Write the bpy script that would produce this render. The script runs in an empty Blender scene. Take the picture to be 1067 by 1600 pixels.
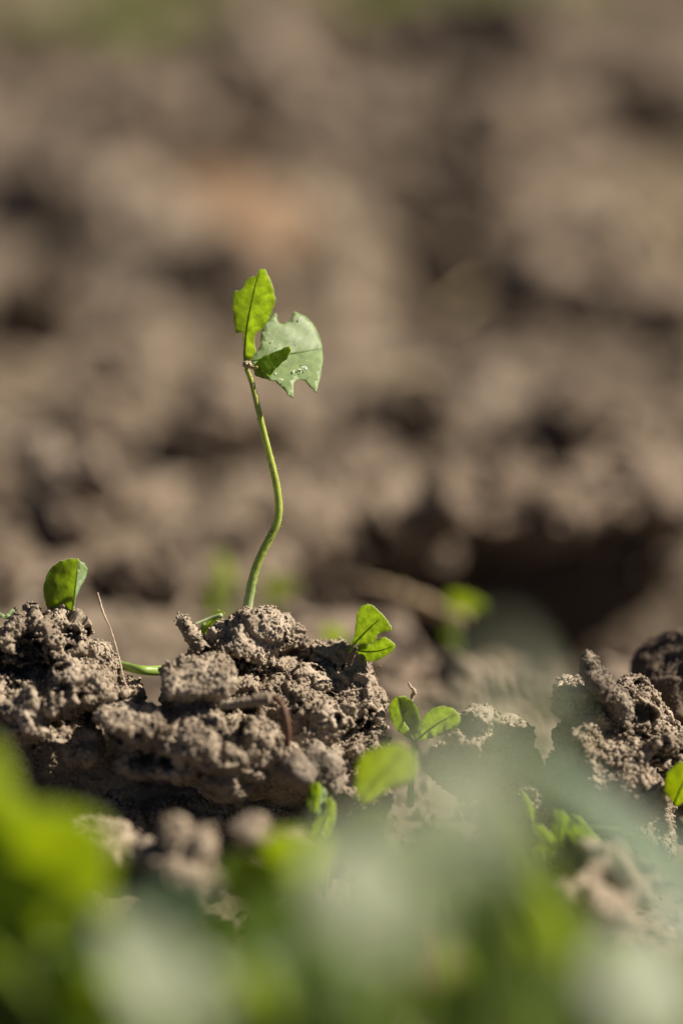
import bpy, bmesh, math, random
import numpy as np
from mathutils import Vector, Quaternion
from mathutils.geometry import delaunay_2d_cdt

random.seed(7)
rng = np.random.default_rng(7)
scene = bpy.context.scene
COL = scene.collection

# ------------------------------------------------------------------ camera
PITCH = math.radians(15.0)
CAM = np.array([0.0, -0.40, 0.16])
LENS, SENS, FOCUS = 100.0, 36.0, 0.417
FWD = np.array([0.0, math.cos(PITCH), -math.sin(PITCH)])
UPV = np.array([0.0, math.sin(PITCH), math.cos(PITCH)])
RGT = np.array([1.0, 0.0, 0.0])
cd = bpy.data.cameras.new('camera')
cd.lens = LENS
cd.sensor_fit = 'VERTICAL'
cd.sensor_height = SENS
cd.clip_start = 0.01
cd.clip_end = 200.0
cd.dof.use_dof = True
cd.dof.focus_distance = FOCUS
cd.dof.aperture_fstop = 5.0
cam = bpy.data.objects.new('camera', cd)
COL.objects.link(cam)
cam.location = CAM
cam.rotation_euler = (math.pi / 2 - PITCH, 0, 0)
scene.camera = cam

# ------------------------------------------------------------------ light
SUN_DIR = Vector((0.73, 0.09, 0.66)).normalized()       # towards the sun
elev = math.asin(SUN_DIR.z)
azim = math.atan2(SUN_DIR.x, SUN_DIR.y)                  # clockwise from +Y
world = bpy.data.worlds.new('World')
scene.world = world
world.use_nodes = True
wn = world.node_tree
bg = wn.nodes['Background']
sky = wn.nodes.new('ShaderNodeTexSky')
sky.sky_type = 'NISHITA'
sky.sun_disc = False
sky.sun_elevation = elev
sky.sun_rotation = azim
sky.air_density = 0.18
sky.dust_density = 0.15
wn.links.new(sky.outputs[0], bg.inputs[0])
bg.inputs[1].default_value = 0.05
sl = bpy.data.lights.new('sun', 'SUN')
sl.energy = 5.0
sl.angle = math.radians(0.53)
sl.color = (1.0, 0.90, 0.76)
sun = bpy.data.objects.new('sun', sl)
COL.objects.link(sun)
sun.rotation_euler = SUN_DIR.to_track_quat('Z', 'Y').to_euler()

scene.view_settings.view_transform = 'Standard'
scene.view_settings.look = 'None'
scene.view_settings.exposure = 1.12
scene.view_settings.gamma = 1.0
scene.view_settings.use_curve_mapping = False
scene.render.engine = 'CYCLES'
scene.cycles.use_denoising = True
scene.cycles.max_bounces = 8
scene.cycles.diffuse_bounces = 2

# ------------------------------------------------------------------ mapping helpers
KPX = SENS / LENS / 1600.0
PXM = KPX * FOCUS                                         # metres per photo pixel in focus

def P(px, py, d=FOCUS):
    """point at axial distance d seen at photo pixel px,py"""
    return CAM + d * FWD + RGT * ((px - 533.5) * KPX * d) + UPV * ((800 - py) * KPX * d)

def ray(px, py):
    return FWD + RGT * ((px - 533.5) * KPX) + UPV * ((800 - py) * KPX)

def G(px, py, z=0.0):
    r = ray(px, py)
    return CAM + r * ((z - CAM[2]) / r[2])

# ------------------------------------------------------------------ noise
def _hash(ix, iy, iz, s=0):
    h = (ix.astype(np.uint32) * np.uint32(374761393) + iy.astype(np.uint32) * np.uint32(668265263)
         + iz.astype(np.uint32) * np.uint32(2147483647) + np.uint32(s * 974711 + 12345))
    h = (h ^ (h >> np.uint32(13))) * np.uint32(1274126177)
    h = h ^ (h >> np.uint32(16))
    h = (h * np.uint32(2246822519)) ^ (h >> np.uint32(15))
    return h

def _rnd(h):
    return (h & np.uint32(0xFFFFFF)).astype(np.float32) / np.float32(0x1000000)

def vnoise(p, s=0):
    p = p.astype(np.float64)
    i = np.floor(p).astype(np.int64)
    f = (p - i).astype(np.float32)
    u = f * f * f * (f * (f * 6 - 15) + 10)
    i = (i & 0xFFFFFFF)
    out = np.zeros(len(p), np.float32)
    for dx in (0, 1):
        for dy in (0, 1):
            for dz in (0, 1):
                h = _hash(i[:, 0] + dx, i[:, 1] + dy, i[:, 2] + dz, s)
                # gradient noise
                gx = _rnd(h) * 2 - 1
                gy = _rnd(h * np.uint32(2654435761) ^ (h >> np.uint32(7))) * 2 - 1
                gz = _rnd(h * np.uint32(3266489917) ^ (h >> np.uint32(11))) * 2 - 1
                d = gx * (f[:, 0] - dx) + gy * (f[:, 1] - dy) + gz * (f[:, 2] - dz)
                w = ((u[:, 0] if dx else 1 - u[:, 0]) * (u[:, 1] if dy else 1 - u[:, 1])
                     * (u[:, 2] if dz else 1 - u[:, 2]))
                out += w * d
    return out * 1.3

def fbm(p, octs=3, s=0, gain=0.5):
    a, t, o = 1.0, 0.0, np.zeros(len(p), np.float32)
    for k in range(octs):
        o += a * vnoise(p * (2.03 ** k) + 17.3 * k, s + k)
        t += a
        a *= gain
    return o / t

def worley(p, s=0):
    p = p.astype(np.float64)
    i = np.floor(p).astype(np.int64)
    f = (p - i).astype(np.float32)
    best = np.full(len(p), 9.0, np.float32)
    for dx in (-1, 0, 1):
        for dy in (-1, 0, 1):
            for dz in (-1, 0, 1):
                c = (i + np.array([dx, dy, dz])) & 0xFFFFFFF
                h = _hash(c[:, 0], c[:, 1], c[:, 2], s)
                a = _rnd(h) - f[:, 0] + dx
                b = _rnd(h * np.uint32(2654435761) ^ (h >> np.uint32(7))) - f[:, 1] + dy
                g = _rnd(h * np.uint32(3266489917) ^ (h >> np.uint32(11))) - f[:, 2] + dz
                np.minimum(best, a * a + b * b + g * g, out=best)
    return np.sqrt(best)

def plates(p, s=0):
    """one random level per cell: broken plates with steps between them"""
    p = p.astype(np.float64)
    i = np.floor(p).astype(np.int64)
    f = (p - i).astype(np.float32)
    best = np.full(len(p), 9.0, np.float32)
    val = np.zeros(len(p), np.float32)
    for dx in (-1, 0, 1):
        for dy in (-1, 0, 1):
            for dz in (-1, 0, 1):
                c = (i + np.array([dx, dy, dz])) & 0xFFFFFFF
                h = _hash(c[:, 0], c[:, 1], c[:, 2], s)
                a = _rnd(h) - f[:, 0] + dx
                b = _rnd(h * np.uint32(2654435761) ^ (h >> np.uint32(7))) - f[:, 1] + dy
                g = _rnd(h * np.uint32(3266489917) ^ (h >> np.uint32(11))) - f[:, 2] + dz
                d = a * a + b * b + g * g
                m = d < best
                best = np.where(m, d, best)
                # a tilted plate: its own level plus its own slope
                t = (_rnd(h * np.uint32(747796405)) - .5) + 1.1 * (a * (_rnd(h * np.uint32(97)) - .5) + b * (_rnd(h * np.uint32(193)) - .5) + g * (_rnd(h * np.uint32(389)) - .5))
                val = np.where(m, t, val)
    return val

def crumb(p, s=0):
    """rounded grains with creases between: 0..1"""
    f = worley(p, s)
    return np.sqrt(np.maximum(0.0, 1 - (f / 0.85) ** 2))

def sstep(a, b, x):
    t = np.clip((x - a) / (b - a), 0, 1)
    return t * t * (3 - 2 * t)

# ------------------------------------------------------------------ materials
def new_mat(name):
    m = bpy.data.materials.new(name)
    m.use_nodes = True
    nt = m.node_tree
    b = nt.nodes['Principled BSDF']
    return m, nt, b

def ramp(nt, fac, stops):
    r = nt.nodes.new('ShaderNodeValToRGB')
    e = r.color_ramp.elements
    while len(e) < len(stops):
        e.new(0.5)
    for el, (p, c) in zip(e, stops):
        el.position = p
        el.color = (*c, 1)
    nt.links.new(fac, r.inputs[0])
    return r.outputs[0]

def noise_node(nt, scale, detail=3, rough=0.55, vec=None):
    n = nt.nodes.new('ShaderNodeTexNoise')
    n.inputs['Scale'].default_value = scale
    n.inputs['Detail'].default_value = detail
    n.inputs['Roughness'].default_value = rough
    if vec is not None:
        nt.links.new(vec, n.inputs['Vector'])
    return n.outputs['Fac']

def mixc(nt, fac, a, b, mode='MIX'):
    m = nt.nodes.new('ShaderNodeMix')
    m.data_type = 'RGBA'
    m.blend_type = mode
    for sock, v in ((m.inputs[0], fac), (m.inputs[6], a), (m.inputs[7], b)):
        if hasattr(v, 'is_linked'):
            nt.links.new(v, sock)
        elif isinstance(v, (int, float)):
            sock.default_value = v
        else:
            sock.default_value = (*v, 1)
    return m.outputs[2]

def math_node(nt, op, a, b=None):
    n = nt.nodes.new('ShaderNodeMath')
    n.operation = op
    for sock, v in ((n.inputs[0], a), (n.inputs[1], b)):
        if v is None:
            continue
        if hasattr(v, 'is_linked'):
            nt.links.new(v, sock)
        else:
            sock.default_value = v
    return n.outputs[0]

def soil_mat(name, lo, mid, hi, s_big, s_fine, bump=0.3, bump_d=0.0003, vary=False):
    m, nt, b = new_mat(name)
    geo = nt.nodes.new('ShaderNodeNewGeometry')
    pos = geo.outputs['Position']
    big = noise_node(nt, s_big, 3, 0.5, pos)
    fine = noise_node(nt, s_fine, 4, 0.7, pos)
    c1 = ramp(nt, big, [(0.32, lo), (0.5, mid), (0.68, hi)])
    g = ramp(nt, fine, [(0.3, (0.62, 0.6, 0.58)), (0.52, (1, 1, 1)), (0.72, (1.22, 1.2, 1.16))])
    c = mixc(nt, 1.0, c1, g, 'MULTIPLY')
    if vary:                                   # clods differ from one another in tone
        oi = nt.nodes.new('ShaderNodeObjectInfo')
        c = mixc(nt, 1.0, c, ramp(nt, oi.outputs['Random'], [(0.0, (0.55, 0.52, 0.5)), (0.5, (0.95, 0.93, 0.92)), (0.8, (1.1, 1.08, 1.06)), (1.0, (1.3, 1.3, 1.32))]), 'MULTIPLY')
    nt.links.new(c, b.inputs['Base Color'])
    b.inputs['Roughness'].default_value = 0.88
    b.inputs['Specular IOR Level'].default_value = 0.25
    bp = nt.nodes.new('ShaderNodeBump')
    bp.inputs['Strength'].default_value = bump
    bp.inputs['Distance'].default_value = bump_d
    nt.links.new(fine, bp.inputs['Height'])
    nt.links.new(bp.outputs[0], b.inputs['Normal'])
    return m

M = {}
M['soil'] = soil_mat('dry_soil', (0.18, 0.142, 0.103), (0.275, 0.224, 0.168), (0.35, 0.293, 0.228), 170, 2600)
M['stone'] = soil_mat('dusty_stone', (0.15, 0.123, 0.094), (0.185, 0.153, 0.117), (0.22, 0.185, 0.145), 180, 2200, 0.25)
M['dark_stone'] = soil_mat('brown_stone', (0.07, 0.050, 0.036), (0.10, 0.074, 0.054), (0.13, 0.10, 0.075), 160, 2200, 0.3)
M['ground'] = soil_mat('tilled_ground', (0.08, 0.060, 0.041), (0.155, 0.121, 0.088), (0.25, 0.203, 0.156), 22, 420, 0.4, 0.0015)
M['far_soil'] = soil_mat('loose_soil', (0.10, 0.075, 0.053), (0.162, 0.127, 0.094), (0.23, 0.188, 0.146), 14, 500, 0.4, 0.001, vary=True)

def leaf_mat(name, top, through, trans=0.5, rough=0.45, spec=0.5, vein=0.25, mottling=0.2, freq=26.0):
    m, nt, b = new_mat(name)
    uv = nt.nodes.new('ShaderNodeUVMap')
    sep = nt.nodes.new('ShaderNodeSeparateXYZ')
    nt.links.new(uv.outputs[0], sep.inputs[0])
    at = math_node(nt, 'ABSOLUTE', sep.outputs[1])
    wob = math_node(nt, 'MULTIPLY', noise_node(nt, 5, 2, 0.5, uv.outputs[0]), 0.12)
    s = math_node(nt, 'ADD', math_node(nt, 'SUBTRACT', sep.outputs[0], math_node(nt, 'MULTIPLY', at, 0.75)), wob)
    w = math_node(nt, 'SINE', math_node(nt, 'MULTIPLY', s, freq * 2))
    w = math_node(nt, 'POWER', math_node(nt, 'MULTIPLY', math_node(nt, 'ADD', w, 1.0), 0.5), 5.0)
    net = noise_node(nt, 38, 3, 0.6, uv.outputs[0])
    blot = noise_node(nt, 7, 4, 0.6, uv.outputs[0])
    vn = math_node(nt, 'MULTIPLY', w, vein)
    dk = ramp(nt, blot, [(0.3, (1 - mottling, 1 - mottling, 1 - mottling * 1.2)), (0.7, (1 + mottling * .6, 1 + mottling * .5, 1))])
    dk2 = ramp(nt, net, [(0.3, (1 - .5 * mottling,) * 3), (0.65, (1.06, 1.06, 1.0))])
    mod = mixc(nt, 1.0, dk, dk2, 'MULTIPLY')
    ct = mixc(nt, 1.0, top, mod, 'MULTIPLY')
    ct = mixc(nt, vn, ct, tuple(min(1, x * 1.5 + 0.03) for x in top))
    cb = mixc(nt, 1.0, through, mod, 'MULTIPLY')
    cb = mixc(nt, vn, cb, tuple(x * 0.55 for x in through))
    nt.links.new(ct, b.inputs['Base Color'])
    b.inputs['Roughness'].default_value = rough
    b.inputs['Specular IOR Level'].default_value = spec
    bp = nt.nodes.new('ShaderNodeBump')
    bp.inputs['Strength'].default_value = 0.25
    bp.inputs['Distance'].default_value = 0.0002
    nt.links.new(math_node(nt, 'ADD', math_node(nt, 'MULTIPLY', net, 0.6), vn), bp.inputs['Height'])
    nt.links.new(bp.outputs[0], b.inputs['Normal'])
    tr = nt.nodes.new('ShaderNodeBsdfTranslucent')
    nt.links.new(cb, tr.inputs[0])
    mx = nt.nodes.new('ShaderNodeMixShader')
    mx.inputs[0].default_value = trans
    nt.links.new(b.outputs[0], mx.inputs[1])
    nt.links.new(tr.outputs[0], mx.inputs[2])
    nt.links.new(mx.outputs[0], nt.nodes['Material Output'].inputs[0])
    return m

M['leaf'] = leaf_mat('clover_leaf', (0.13, 0.22, 0.04), (0.53, 0.66, 0.125), 0.72, 0.45, 0.5, 0.3, 0.35)
M['leaf_sunlit'] = leaf_mat('sunlit_leaf_face', (0.21, 0.30, 0.14), (0.46, 0.58, 0.22), 0.40, 0.48, 0.45, 0.12, 0.26)  # lighter copy of the leaf green: sunlit look put into the colour
M['leaf_dark'] = leaf_mat('dark_leaf', (0.085, 0.15, 0.03), (0.52, 0.65, 0.10), 0.62, 0.42, 0.5, 0.2, 0.35)  # darker leaf green, painting in shade on low and turned leaves
M['leaf_fore'] = leaf_mat('broad_green_leaf', (0.12, 0.21, 0.03), (0.53, 0.62, 0.07), 0.72, 0.5, 0.4)
M['leaf_sheen'] = leaf_mat('sheen_leaf', (0.19, 0.225, 0.16), (0.42, 0.49, 0.30), 0.36, 0.48, 0.6, 0.2, 0.35)  # whitened leaf green: glossy sun sheen put into the colour
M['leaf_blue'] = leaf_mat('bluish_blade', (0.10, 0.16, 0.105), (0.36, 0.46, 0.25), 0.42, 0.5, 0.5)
M['leaf_brown'] = leaf_mat('dry_leaf', (0.29, 0.19, 0.125), (0.48, 0.36, 0.24), 0.42, 0.6, 0.3)

def plain_mat(name, col, rough=0.5, spec=0.4, trans=0.0, tcol=None, var=0.2, scale=900, grad=None):
    m, nt, b = new_mat(name)
    geo = nt.nodes.new('ShaderNodeNewGeometry')
    n = noise_node(nt, scale, 3, 0.6, geo.outputs['Position'])
    g = ramp(nt, n, [(0.3, (1 - var,) * 3), (0.7, (1 + var * 0.6,) * 3)])
    c = mixc(nt, 1.0, col, g, 'MULTIPLY')
    if grad:
        uv = nt.nodes.new('ShaderNodeUVMap')
        sep = nt.nodes.new('ShaderNodeSeparateXYZ')
        nt.links.new(uv.outputs[0], sep.inputs[0])
        gc = ramp(nt, sep.outputs[0], grad)
        c = mixc(nt, 1.0, gc, g, 'MULTIPLY')
    nt.links.new(c, b.inputs['Base Color'])
    b.inputs['Roughness'].default_value = rough
    b.inputs['Specular IOR Level'].default_value = spec
    if trans:
        tr = nt.nodes.new('ShaderNodeBsdfTranslucent')
        tr.inputs[0].default_value = (*(tcol or col), 1)
        mx = nt.nodes.new('ShaderNodeMixShader')
        mx.inputs[0].default_value = trans
        nt.links.new(b.outputs[0], mx.inputs[1])
        nt.links.new(tr.outputs[0], mx.inputs[2])
        nt.links.new(mx.outputs[0], nt.nodes['Material Output'].inputs[0])
    return m

M['rim'] = plain_mat('leaf_margin', (0.46, 0.54, 0.22), 0.5, 0.4, 0.5, (0.65, 0.75, 0.25))  # pale margin, lightened further as if its edge hairs caught sun
M['midrib'] = plain_mat('leaf_midrib', (0.13, 0.22, 0.045), 0.45, 0.4, 0.45, (0.4, 0.52, 0.07))
M['midrib_pale'] = plain_mat('pale_midrib', (0.42, 0.5, 0.26), 0.45, 0.4, 0.2, (0.4, 0.5, 0.1))
M['stem'] = plain_mat('seedling_stem', (0.22, 0.30, 0.05), 0.38, 0.5, 0.3, (0.40, 0.50, 0.05), 0.25, 1400,
                      grad=[(0.0, (0.34, 0.28, 0.10)), (0.05, (0.40, 0.44, 0.10)), (0.3, (0.44, 0.50, 0.10)), (0.75, (0.36, 0.46, 0.08)), (0.88, (0.34, 0.44, 0.16)), (1.0, (0.60, 0.66, 0.46))])
M['stem_green'] = plain_mat('green_stem', (0.24, 0.36, 0.07), 0.4, 0.5, 0.2, (0.35, 0.45, 0.05))
M['node'] = plain_mat('stem_node', (0.36, 0.30, 0.13), 0.5, 0.3, 0.2, (0.5, 0.3, 0.1), 0.3, 2500)
M['speck'] = plain_mat('white_speck', (0.75, 0.72, 0.68), 0.6, 0.3)
M['root'] = plain_mat('dry_root', (0.52, 0.40, 0.29), 0.7, 0.2, 0.2, (0.5, 0.35, 0.2), 0.3, 1500)
M['twig'] = plain_mat('dry_twig', (0.36, 0.27, 0.17), 0.7, 0.2, 0.0, None, 0.3, 900)
M['bark'] = plain_mat('reddish_bark', (0.13, 0.066, 0.038), 0.6, 0.35, 0.15, (0.3, 0.1, 0.03), 0.35, 1200)
M['straw'] = plain_mat('dry_straw', (0.46, 0.37, 0.22), 0.6, 0.3, 0.2, (0.5, 0.4, 0.2), 0.2, 300)

# ------------------------------------------------------------------ object helpers
def tag(o, label=None, cat=None, group=None, kind=None):
    for k, v in (('label', label), ('category', cat), ('group', group), ('kind', kind)):
        if v:
            o[k] = v
    return o

def empty(name, loc, label, cat, group=None):
    o = bpy.data.objects.new(name, None)
    o.empty_display_size = 0.005
    COL.objects.link(o)
    o.location = Vector(loc)
    return tag(o, label, cat, group)

def mesh_obj(name, verts, faces, mats, parent=None, origin=None, smooth=True, uvs=None, mat_idx=None):
    """world-space verts; the object's origin goes to `origin` (or its parent's base)"""
    verts = np.asarray(verts, float)
    pw = np.zeros(3)
    p = parent
    while p is not None:
        pw = pw + np.array(p.location)
        p = p.parent
    o0 = np.array(origin, float) if origin is not None else pw
    me = bpy.data.meshes.new(name)
    me.from_pydata((verts - o0).tolist(), [], faces if isinstance(faces, list) else faces.tolist())
    if smooth:
        me.polygons.foreach_set('use_smooth', np.ones(len(me.polygons), bool))
    if uvs is not None:
        l = me.uv_layers.new(name='UVMap')
        vi = np.empty(len(me.loops), np.int32)
        me.loops.foreach_get('vertex_index', vi)
        l.data.foreach_set('uv', np.asarray(uvs, np.float32)[vi].ravel())
    for m in (mats if isinstance(mats, (list, tuple)) else [mats]):
        me.materials.append(m)
    if mat_idx is not None:
        me.polygons.foreach_set('material_index', np.asarray(mat_idx, np.int32))
    me.update()
    o = bpy.data.objects.new(name, me)
    COL.objects.link(o)
    o.location = Vector(o0 - pw)
    if parent is not None:
        o.parent = parent
    return o

def ico(sub=1):
    bm = bmesh.new()
    bmesh.ops.create_icosphere(bm, subdivisions=sub, radius=1.0)
    v = np.array([x.co[:] for x in bm.verts])
    f = np.array([[x.index for x in p.verts] for p in bm.faces])
    bm.free()
    return v, f
ICO0, ICO1, ICO2 = ico(1), ico(2), ico(3)

def resample(pts, n):
    pts = np.asarray(pts, float)
    # Catmull-Rom through the points
    q = np.vstack([2 * pts[0] - pts[1], pts, 2 * pts[-1] - pts[-2]])
    out = []
    segs = len(pts) - 1
    for k in range(n):
        t = k / (n - 1) * segs
        i = min(int(t), segs - 1)
        u = t - i
        a, b, c, d = q[i], q[i + 1], q[i + 2], q[i + 3]
        out.append(0.5 * ((2 * b) + (-a + c) * u + (2 * a - 5 * b + 4 * c - d) * u * u + (-a + 3 * b - 3 * c + d) * u ** 3))
    return np.array(out)

def tube_geo(pts, radii, sides=10, bumpy=0.0, seed=0):
    pts = np.asarray(pts, float)
    n = len(pts)
    r = np.interp(np.linspace(0, 1, n), np.linspace(0, 1, len(radii)), radii)
    tan = np.gradient(pts, axis=0)
    tan /= np.linalg.norm(tan, axis=1)[:, None] + 1e-12
    ref = np.array([0.3, 0.9, 0.2]) if abs(tan[0] @ np.array([0.3, 0.9, 0.2])) < 0.85 else np.array([0.9, 0.1, 0.4])
    V, F, U = [], [], []
    u = np.cross(tan[0], ref)
    u /= np.linalg.norm(u)
    lr = np.random.default_rng(seed)
    for i in range(n):
        u = u - tan[i] * (u @ tan[i])
        u /= np.linalg.norm(u)
        w = np.cross(tan[i], u)
        for k in range(sides):
            a = 2 * math.pi * k / sides
            rr = r[i] * (1 + bumpy * lr.normal())
            V.append(pts[i] + rr * (math.cos(a) * u + math.sin(a) * w))
            U.append((i / (n - 1), k / sides))
    for i in range(n - 1):
        for k in range(sides):
            a, b = i * sides + k, i * sides + (k + 1) % sides
            F.append([a, b, b + sides, a + sides])
    V.append(pts[0] - tan[0] * r[0] * 0.5); U.append((0, 0))
    V.append(pts[-1] + tan[-1] * r[-1] * 0.5); U.append((1, 0))
    c0, c1 = len(V) - 2, len(V) - 1
    for k in range(sides):
        F.append([c0, (k + 1) % sides, k])
        F.append([c1, (n - 1) * sides + k, (n - 1) * sides + (k + 1) % sides])
    return np.array(V), F, np.array(U)

def tube(name, pts, radii, mat, parent=None, sides=10, n=40, bumpy=0.0, origin=None, seed=0):
    p = resample(pts, n)
    V, F, U = tube_geo(p, radii, sides, bumpy, seed)
    if parent is None and origin is None:
        origin = p[-1]
    return mesh_obj(name, V, F, mat, parent, origin, True, U)

# ------------------------------------------------------------------ soil clods
def blob_soup(ells, mesh=ICO2, facet=1, seed=0):
    V, F, n = [], [], 0
    fr = np.random.default_rng(seed + 900)
    for c, r, R in ells:
        v = mesh[0].copy()
        if facet:
            for _ in range(9):
                q = fr.normal(size=3); q /= np.linalg.norm(q)
                hgt = fr.uniform(0.5, 0.95)
                dq = v @ q
                v = np.where((dq > hgt)[:, None], v * (hgt / np.maximum(dq, 1e-6))[:, None], v)
        v = v * np.asarray(r) * (1.0 + 0.14 * facet)
        if R is not None:
            v = v @ R.T
        V.append(v + np.asarray(c))
        F.append(mesh[1] + n)
        n += len(v)
    return np.vstack(V), np.vstack(F)

def remesh_mm(V, F, voxel):
    me = bpy.data.meshes.new('tmp')
    me.from_pydata(V.tolist(), [], F.tolist())
    o = bpy.data.objects.new('tmp', me)
    COL.objects.link(o)
    md = o.modifiers.new('r', 'REMESH')
    md.mode = 'VOXEL'
    md.voxel_size = voxel
    md.adaptivity = 0.0
    dg = bpy.context.evaluated_depsgraph_get()
    ev = o.evaluated_get(dg)
    m2 = ev.to_mesh()
    nv, npol = len(m2.vertices), len(m2.polygons)
    v = np.empty(nv * 3, np.float32)
    m2.vertices.foreach_get('co', v)
    lt = np.empty(npol, np.int32)
    m2.polygons.foreach_get('loop_total', lt)
    li = np.empty(len(m2.loops), np.int32)
    m2.loops.foreach_get('vertex_index', li)
    assert (lt == 4).all()
    f = li.reshape(-1, 4).copy()
    ev.to_mesh_clear()
    bpy.data.objects.remove(o)
    bpy.data.meshes.remove(me)
    return v.reshape(-1, 3).astype(np.float64), f

def vnormals(V, F):
    a, b, c, d = (V[F[:, k]] for k in range(4))
    fn = np.cross(c - a, d - b)
    n = np.zeros_like(V)
    for k in range(4):
        np.add.at(n, F[:, k], fn)
    return n / (np.linalg.norm(n, axis=1)[:, None] + 1e-12)

def smooth_mesh(V, F, it=2):
    for _ in range(it):
        s = np.zeros_like(V)
        c = np.zeros(len(V))
        for k in range(4):
            np.add.at(s, F[:, k], V[F[:, (k + 1) % 4]])
            np.add.at(s, F[:, k], V[F[:, (k + 3) % 4]])
            np.add.at(c, F[:, k], 2)
        V = 0.5 * V + 0.5 * s / c[:, None]
    return V

def rot_rand(r):
    q = r.normal(size=4)
    q /= np.linalg.norm(q)
    return np.array(Quaternion(q).to_matrix())

def make_clod(ells, voxel=0.2, lumps=60, lump_r=(0.8, 2.6), rough=1.0, crumbs=(1.3, 0.66, 0.4), seed=1,
              crumb_amp=(0.15, 0.24, 0.24), pits=1.0, out=0.35, holes=(), sc=1.0):
    """ells in mm: (centre, radii, rotation). Returns mm verts, quads."""
    r = np.random.default_rng(seed)
    soup = list(ells)
    vol = np.array([np.prod(e[1]) ** (2 / 3) for e in ells])
    vol = vol / vol.sum()
    for _ in range(lumps):
        c, rad, R = ells[r.choice(len(ells), p=vol)]
        d = r.normal(size=3)
        d /= np.linalg.norm(d)
        lr = r.uniform(*lump_r) * r.uniform(0.6, 1.0)
        p = d * np.asarray(rad)
        if R is not None:
            p = R @ p
        nn = p / (np.linalg.norm(p) + 1e-9)
        soup.append((np.asarray(c) + p + nn * lr * r.uniform(-0.5, out), lr * r.uniform(0.7, 1.25, 3), rot_rand(r)))
    V, F = blob_soup(soup, seed=seed)
    V, F = remesh_mm(V, F, voxel)
    V = smooth_mesh(V, F, 2)
    off = r.uniform(0, 50, 3)
    N = vnormals(V, F)
    q = V / sc + off
    low = fbm(q / 7.0, 2, seed)
    mid = fbm(q / 2.8, 3, seed + 5)
    rid = -np.abs(vnoise(q / 4.2, seed + 9)) * 2 + 0.35
    wq = q + 0.9 * np.stack([vnoise(q / 2.2, seed + 60 + k) for k in range(3)], 1)
    pl = plates(wq / 5.2, seed + 70) * 1.9 + plates(wq / 2.4, seed + 71) * 0.5
    V = V + N * (sc * rough * (1.3 * low + 0.45 * mid + pl + pits * 0.9 * np.minimum(rid, 0.12)))[:, None]
    V = smooth_mesh(V, F, 2)
    for hx, hy, hr, hd in holes:                # broken-out hollows
        e = V * 0.001 - CAM
        dd = e @ FWD
        ex = 533.5 + (e @ RGT) / (KPX * dd) - hx
        ey = 800 - (e @ UPV) / (KPX * dd) - hy
        front = np.maximum(0, -(vnormals(V, F) @ FWD)) ** 0.5
        ff = vnoise(V / 2.6, 77) * 1.1 + vnoise(V / 1.0, 78) * 0.5
        V = V + FWD * (hd * front * np.exp(-(np.sqrt(ex * ex * 0.5 + ey * ey * 1.6) / hr * np.maximum(0.2, 1 + ff)) ** 3))[:, None]
    N = vnormals(V, F)
    warp = np.stack([vnoise(q / 1.7, seed + 20 + k) for k in range(3)], 1) * 0.8
    q = V / sc + off + warp
    mask = 0.45 + 0.55 * sstep(-0.28, 0.2, vnoise(q / 4.2, seed + 31))
    h = np.zeros(len(V), np.float32)
    for sz, am, k in zip(crumbs, crumb_amp, range(3)):
        if am > 0:
            h += am * mask * (crumb(q / sz, seed + 40 + k) - 0.55)
    h += 0.10 * crumb_amp[2] / 0.2 * vnoise(q / 0.33, seed + 50)
    V = V + N * h[:, None]
    return V, F

def grains(V, F, n, r, lo=0.09, hi=0.38, seed=3):
    """loose grains sitting on a mm mesh; returns one triangle soup"""
    N = vnormals(V, F)
    w = 0.35 + sstep(-0.3, 0.35, vnoise(V / 3.6, 41))
    idx = r.choice(len(V), n, p=w / w.sum())
    k = ICO0[0]
    vs, fs = [], []
    sz = lo + (hi - lo) * r.random(n) ** 2.0
    for j, (i, s) in enumerate(zip(idx, sz)):
        v = k * s * r.uniform(0.7, 1.2, 3) * (1 + 0.18 * r.normal(size=(len(k), 1)))
        vs.append(v + V[i] + N[i] * s * r.uniform(0.0, 0.7))
        fs.append(ICO0[1] + j * len(k))
    return np.vstack(vs), np.vstack(fs)

def E(px, py, dd, rx, rz, ry, tilt=0.0, d0=FOCUS):
    """ellipsoid in mm from photo pixels; dd and ry in mm"""
    d = d0 + dd * 0.001
    c = P(px, py, d) * 1000
    k = KPX * d * 1000
    R = None
    if tilt:
        a = math.radians(tilt)
        R = np.array([[math.cos(a), 0, math.sin(a)], [0, 1, 0], [-math.sin(a), 0, math.cos(a)]])
    return (c, np.array([rx * k, ry, rz * k]), R)

def clod(name, ells, label, cat='soil clod', mat='soil', n_grains=2500, group=None, grain_hi=0.38, **kw):
    V, F = make_clod(ells, **kw)
    Vm = V * 0.001
    base = np.array([Vm[:, 0].mean(), Vm[:, 1].mean(), Vm[:, 2].min()])
    o = mesh_obj(name, Vm, F, M[mat], None, base)
    tag(o, label, cat, group)
    if n_grains:
        r = np.random.default_rng(kw.get('seed', 1) + 99)
        gv, gf = grains(V, F, n_grains, r, hi=grain_hi)
        g = mesh_obj('soil_grains', gv * 0.001, gf, M[mat], o, None, False)
        g['kind'] = 'stuff'
    return o

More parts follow.
